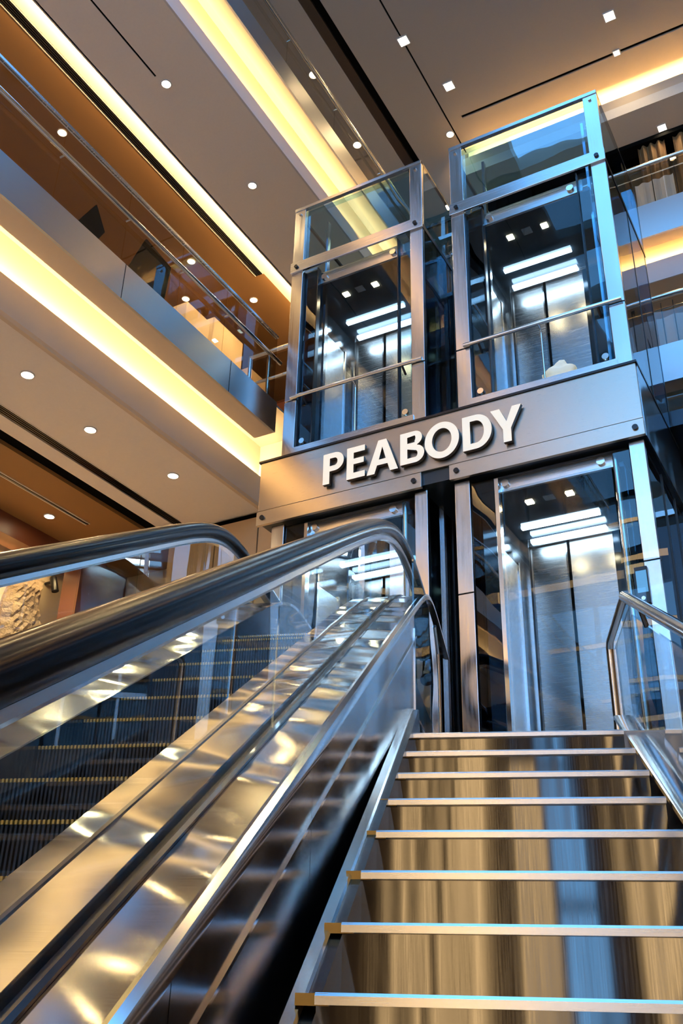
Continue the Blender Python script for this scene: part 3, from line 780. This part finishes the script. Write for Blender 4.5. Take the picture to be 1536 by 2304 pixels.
MB().prism([(4.74, LZ), (4.74, 1.86), (5.62, 1.91), (5.62, LZ)], 0, ur + .012, ur + .024).build('glass_panel', 'glass_esc', sr, so)
for v in (1.7, 3.1, 4.3):
    MB().tube([(ur + .018, v, hz_(v) - .10), (ur, v, hz_(v) - .02)], .012, 8).build('rail_bracket', 'black', sr, so)
# glass wing with the call display
gs = thing('glass_screen', 'tall clear glass guard panel beside the right elevator entrance', 'glass panel', (-1.50, 7.55, LZ)); off = gs.location[:]
MB().prism([(-1.72, LZ), (-1.72, 2.95), (-1.68, 3.2), (-1.66, 3.42), (-1.28, 3.45), (-1.28, LZ)], 1, 7.55, 7.562).build('glass_sheet', 'glass_esc', gs, off)
BX(-1.72, -1.28, 7.54, 7.57, LZ, LZ + .06).build('base_channel', 'tube', gs, off)
cp = thing('call_panel', 'small call panel with a blue lit display by the right elevator', 'call panel', (-1.6, 7.99, 3.24)); off = cp.location[:]
BX(-1.655, -1.545, 7.97, 8.03, 3.16, 3.50).build('housing', 'black', cp, off, bevel=.004)
BX(-1.645, -1.555, 7.965, 7.972, 3.26, 3.46).build('display', 'screen', cp, off)
for z in (3.20,): MB().tube([(-1.6, 7.95, z), (-1.6, 7.972, z)], .018, 12).build('button', 'tube', cp, off, smooth=True)

# ------------------------------------------------------------------ escalator (own frame)
K = 1.18
es = thing('escalator', 'steel escalator with glass balustrades and black handrails climbing beside the stairs', 'escalator', (0, 0, GZ), AE)
eo = (0, 0, GZ)
SL = math.tan(R(29.5))
def softmin(a, b, k): return -math.log(math.exp(-k * (a - b)) + 1) / k + b if (a - b) > -40 / k else a
def softmin(a, b, k):
    m_ = min(a, b); return m_ - math.log(math.exp(-k * (a - m_)) + math.exp(-k * (b - m_))) / k
def softmax(a, b, k): return -softmin(-a, -b, k)
def deck(v, top=2.70): return softmax(softmin(-.909 + SL * v, top, 9), -1.40, 9)
def hr(v, c=-.31, top=3.10, k=4.0): return softmax(softmin(c + SL * v, top, k), -.70, 9)
def path(fn, u, v0, v1, n, dz=0.):
    out = []
    for i in range(n + 1):
        v = v0 + (v1 - v0) * i / n; e = .01
        d = Vector((0, 2 * e, fn(v + e) - fn(v - e))).normalized()
        out.append((Vector((u, v, fn(v) + dz)), Vector((1, 0, 0)), Vector((0, -d.z, d.y))))
    return out
VS, VE = -1.9, 7.9
def strip(name, mat, prof, u=0, v0=VS, v1=VE, n=90, fn=deck, parent=es, closed=True, **k):
    return MB().sweep(path(fn, u, v0, v1, n), prof, closed).build(name, mat, parent, eo, smooth=True, **k)
# right side deck
strip('outer_deck', 'deck', [(-.795, -.02), (-.795, 0), (-.655, 0), (-.655, -.02)])
strip('inner_deck', 'deck', [(-1.005, -.02), (-1.005, 0), (-.862, 0), (-.862, -.02)])
strip('skirt_ledge', 'deck', [(-1.115, -.02), (-1.115, -.004), (-1.020, -.004), (-1.020, -.02)])
strip('skirt_gasket', 'gasket', [(-1.019, -.02), (-1.019, .004), (-1.006, .004), (-1.006, -.02)])
strip('deck_rim', 'tube', [(-.655, -.03), (-.655, .006), (-.640, .012), (-.622, .006), (-.616, -.012), (-.616, -.03)])
strip('glass_gasket', 'gasket', [(-.861, -.03), (-.861, .008), (-.852, .014), (-.842, -.004), (-.816, -.004), (-.806, .014), (-.796, .008), (-.796, -.03)])
strip('skirt_panel', 'darkpanel', [(-1.118, -.5), (-1.118, -.02), (-1.113, -.02), (-1.113, -.5)], v1=6.0)
# left side
strip('inner_deck', 'deck', [(-1.90, -.02), (-1.90, .0), (-1.625, .0), (-1.625, -.02)])
strip('skirt_panel', 'darkpanel', [(-1.63, -.5), (-1.63, -.0), (-1.618, -.0), (-1.618, -.5)], v1=6.0)
strip('glass_gasket', 'gasket', [(-1.955, -.03), (-1.955, .01), (-1.90, .01), (-1.90, -.03)])
strip('outer_deck', 'deck', [(-2.10, -.02), (-2.10, 0), (-1.957, 0), (-1.957, -.02)])
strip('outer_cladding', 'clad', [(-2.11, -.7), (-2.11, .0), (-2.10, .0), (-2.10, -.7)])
# handrails + steel guide + glass
def handrail(u, c, top, vend, k=4.0):
    H = lambda v: hr(v, c, top, k)
    n = 90; P = path(H, u, VS - .1, vend, n)
    # newel curl at the far end
    zt_ = H(vend); rad = .30
    for i in range(1, 13):
        a = math.pi * .93 * i / 12
        pos = Vector((u, vend + rad * math.sin(a), zt_ - rad + rad * math.cos(a)))
        P.append((pos, Vector((1, 0, 0)), Vector((0, math.sin(a), math.cos(a)))))
    prof = [(.052 * math.cos(t_) * 1.0, .052 * math.sin(t_) + .0) for t_ in [2 * math.pi * i / 18 for i in range(18)]]
    prof = [(a * 1.05, b * 1.02) for a, b in prof]
    MB().sweep(P, prof).build('handrail', 'rubber', es, eo, smooth=True)
    g = [(p - up * .083, r_, up) for p, r_, up in P]
    MB().sweep(g, [(-.020, .004), (-.027, .014), (-.022, .034), (.022, .034), (.027, .014), (.020, .004)]).build('handrail_guide', 'guide', es, eo, smooth=True)
    return H
H1 = handrail(-.826, -.310, 3.15, 8.0)
H2 = handrail(-1.955, -.272, 2.94, 7.3, 8.0)
def gpanels(u, H, cuts, last):
    for a, b in zip(cuts[:-1], cuts[1:]):
        m = MB(); n = 10; lo = []; hi = []
        for i in range(n + 1):
            v = a + .005 + (b - a - .01) * i / n; lo.append((v, deck(v) - .02)); hi.append((v, H(v) - .088))
        for i in range(n): 
            m.prism([lo[i], lo[i + 1], hi[i + 1], hi[i]], 0, u - .005, u + .005) if False else None
        m.prism(lo + hi[::-1], 0, u - .005, u + .005)
        m.build('glass_panel', 'glass_esc', es, eo)
gpanels(-.829, H1, [-1.9, -.4, 1.1, 3.08, 5.07, 6.1, 7.1, 8.0], 0)
gpanels(-1.93, H2, [-1.9, -.4, 1.1, 2.4, 3.73, 4.36, 5.34, 6.3, 7.3], 0)
# cladding panels between the deck rim and the stairs
def cladz(v): return deck(v) - .028
cuts = [-1.9, -.6, .6, 1.75, 2.8, 3.7, 4.5, 5.40]
for a, b in zip(cuts[:-1], cuts[1:]):
    n = 12; hi = [(a + .002 + (b - a - .004) * i / n, cladz(a + (b - a) * i / n)) for i in range(n + 1)]
    base = lambda v: max(GZ, -.35 + .527 * (v - 2.33)) if v < 5.2 else LZ
    lo = [(hi[-1][0], max(GZ, min(-.35 + .527 * (b - 2.33), LZ))), (hi[0][0], max(GZ, min(-.35 + .527 * (a - 2.33), LZ)))]
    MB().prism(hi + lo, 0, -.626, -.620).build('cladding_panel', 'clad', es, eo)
strip('cladding_trim', 'tube', [(-.622, -.165), (-.622, -.155), (-.612, -.155), (-.612, -.165)], v1=5.38)
BX(-.64, -.615, 5.385, 5.41, LZ, 2.02).build('cladding_trim', 'tube', es, eo)
# end glass beyond the cladding and its steel edge post
MB().prism([(5.42, LZ), (5.42, 2.48), (6.6, 2.5), (6.9, 2.2), (7.0, LZ)], 0, -.632, -.622).build('end_glass', 'glass_blue', es, eo)
MB().tube([(-.627, 6.7, 2.52), (-.627, 6.95, 2.4), (-.627, 7.02, 2.2), (-.627, 7.02, LZ)], .018, 10).build('end_post', 'tube', es, eo, smooth=True)
# landing plate at the top and truss underside
BX(-1.62, -1.12, 5.42, 7.8, 1.97, 2.03).build('landing_plate', 'nosing', es, eo)
BX(-2.1, -.70, 5.42, 7.8, LZ, 1.93).build('landing_body', 'shaftdark', es, eo)
tb = path(deck, 0, VS, 5.6, 40)
MB().sweep([(p, r_, up) for p, r_, up in tb], [(-2.09, -.75), (-2.09, -.72), (-.64, -.72), (-.64, -.75)]).build('truss', 'black', es, eo)
# newel lamps on the left skirt end
MB().tube([(-1.78, 5.15, 2.17), (-1.74, 5.15, 2.17)], .05, 16).build('entry_light', 'tube', es, eo, smooth=True)
# steps
TS = .307; RS2 = TS * SL
sm = MB(); cm = MB(); wu0, wu1 = -1.612, -1.122
nr = 38; pw = (wu1 - wu0) / nr
sm.box(wu0, wu1, .012, TS + .01, -RS2, -.012)
for i in range(nr):
    a = wu0 + i * pw
    sm.box(a, a + pw * .5, 0, .012, -RS2, -.010)
    cm.box(a, a + pw * .5, -.003, .012, -.011, .0)
    sm.box(a, a + pw * .5, .014, TS, -.012, 0)
s0 = None
def step_flat(z): return softmin(z, 2.0, 12)
for k in range(-12, 11):
    v = 2.41 + TS * k; z = softmax(softmin(-.938 + SL * v, 2.03, 10), -1.45, 10)
    if s0 is None:
        s = sm.build('step', 'cleat', es); c = cm.build('step_edge', 'comb', s); s0 = (s, c)
    else:
        s = s0[0].copy(); col.objects.link(s); s.parent = es
        c = s0[1].copy(); col.objects.link(c); c.parent = s
    s.location = (0, v, z - GZ)

# ------------------------------------------------------------------ the rest of the atrium, behind and right of the camera
XW = 7.0
# right-hand balconies opposite
for (zb_, zt_) in ((6.11, 6.53), (11.8, 12.2)):
    struct('trim_23', BX(5.2, 5.23, -9, 12, zb_, zt_), 'fascia')
    struct('floor', BX(5.23, 9, -9, 12, zt_ - .05, zt_), 'floor')
    struct('ceiling', BX(5.23, 5.45, -9, 12, zb_, zb_ + .05), 'soffit')
    struct('wall_right', BX(5.95, 5.98, -9, 12, zb_ - .4, zt_ - .05), 'cream')
    struct('ceiling', BX(5.78, 9, -9, 12, zb_ - .6, zb_ - .55), 'paint')
    struct('trim_24', BX(5.78, 5.81, -9, 12, zb_ - .6, zb_ - .2), 'upstand')
    cove_light((5.87, 1.5, zb_ - .2), 21, .05, 330, (.35, 0, 1), (0, 1, 0), CW)
struct('wall_right', BX(9, 9.1, -10, 20, GZ, 16), 'tan')
struct('wall_left', BX(-12, -11.8, -9, 2, GZ, 5.55), 'tan')
# tall window wall behind the camera
wn = MB(); fr = MB()
wx = [-11.6 + i * 1.72 for i in range(13)]
wz = [GZ, 1.5, 4.2, 7.2, 10.2, 13.2, 16]
for x in wx: fr.box(x - .06, x + .06, -9.1, -8.95, GZ, 16)
for z in wz: fr.box(-12, 9, -9.1, -8.95, z - .08, z + .08)
# solid piers and spandrels make separate bright strips
low = MB(); edges = [-12, -6.2, -5.3, -2.4, -1.9, 4.05, 4.5, 5.95, 6.1, 9]
for a, b in zip(edges[0::2], edges[1::2]): low.box(a, b, -9.2, -9.0, GZ, 7.2)
struct('wall_back', low, 'umber')
fr.box(-12, 9, -9.15, -9.0, 10.2, 11.6)
struct('window_2', fr, 'black')
struct('window_3', BX(-12, 9, -9.06, -9.05, GZ, 16), 'glass_win')
# unseen glowing columns added to put gold streaks on the risers
for i, (x, z0_, z1_, lw) in enumerate(((-7.7, GZ, 5.2, .12), (-4.2, GZ, 5.2, .12), (-1.0, GZ, 5.2, .12), (1.55, GZ, 5.2, .05), (2.1, GZ, 5.2, .04), (2.45, GZ, 5.2, .08), (3.3, GZ, 4.0, .04), (5.2, GZ, 5.2, .06))):
    t = thing('added_glow_column', 'tall warm glow column added by the unseen window wall', 'lamp', (x, -8.2, GZ), 0, 'added glow columns by the window wall'); off = t.location[:]
    BX(x - lw - .02, x + lw + .02, -8.34, -8.06, GZ, GZ + .3).build('base', 'black', t, off)
    BX(x - lw, x + lw, -8.32, -8.08, GZ + .3, z1_).build('glow_shade', 'shop', t, off)
    BX(x - lw - .02, x + lw + .02, -8.34, -8.06, z1_, z1_ + .1).build('cap', 'black', t, off)

cove_light((-9.35, 6.5, 5.25), 4.5, .08, 22, (-.5, 0, -1), (0, 1, 0), CW, 'bay_fill')  # unseen light added to brighten the beige bay
for i, (z, h, x0, x1) in enumerate(((5.5, .10, -9, 6), (6.5, .16, -7, 8), (7.45, .07, -9, 4), (8.9, .14, -8, 7), (10.7, .20, -9, 7), (12.4, .12, -6, 8))):  # unseen glowing bars added to reflect as gold bands in the steel
    t = thing('added_glow_bar', 'long warm glow bar added across the unseen rear wall', 'lamp', ((x0 + x1) / 2, -8.9, z), 0, 'added glow bars on the rear wall'); off = t.location[:]
    BX(x0, x1, -8.96, -8.90, z - .02, z + h + .02).build('housing', 'black', t, off)
    BX(x0 + .02, x1 - .02, -8.90, -8.86, z, z + h).build('glow_cover', 'shop', t, off)
# unused helper for added fill lights in the bays
def bay(x, y, z, sx, sy, p, c=WARM, d=(0, 0, -1)):
    return cove_light((x, y, z), sx, sy, p, d, (1, 0, 0), c, 'ceiling_panel_light')

# ------------------------------------------------------------------ world
w = bpy.data.worlds.new('world'); sc.world = w; w.use_nodes = True
nt = w.node_tree; nt.nodes.clear()
ow = nt.nodes.new('ShaderNodeOutputWorld'); bg = nt.nodes.new('ShaderNodeBackground')
tc = nt.nodes.new('ShaderNodeTexCoord'); sx = nt.nodes.new('ShaderNodeSeparateXYZ'); nt.links.new(tc.outputs['Generated'], sx.inputs[0])
rp = nt.nodes.new('ShaderNodeValToRGB'); rp.color_ramp.elements[0].position = .0; rp.color_ramp.elements[0].color = (.24, .58, 1, 1)
rp.color_ramp.elements[1].position = .7; rp.color_ramp.elements[1].color = (.13, .44, .92, 1)
nt.links.new(sx.outputs[2], rp.inputs[0]); nt.links.new(rp.outputs[0], bg.inputs[0]); bg.inputs[1].default_value = 3.3
nt.links.new(bg.outputs[0], ow.inputs[0])

# lift the whole place so that the lower floor is z = 0
for o in list(col.objects):
    if o.parent is None: o.location.z += LIFT

sc.view_settings.view_transform = 'Standard'; sc.view_settings.look = 'None'
sc.view_settings.gamma = 1; sc.view_settings.use_curve_mapping = False
sc.view_settings.exposure = 0.75
sc.cycles.use_adaptive_sampling = True; sc.cycles.adaptive_threshold = .06; sc.cycles.max_bounces = 8; sc.cycles.transparent_max_bounces = 40; sc.cycles.diffuse_bounces = 3; sc.cycles.glossy_bounces = 5
sc.cycles.sample_clamp_indirect = 6; sc.cycles.caustics_reflective = False; sc.cycles.caustics_refractive = False
sc.cycles.use_denoising = True
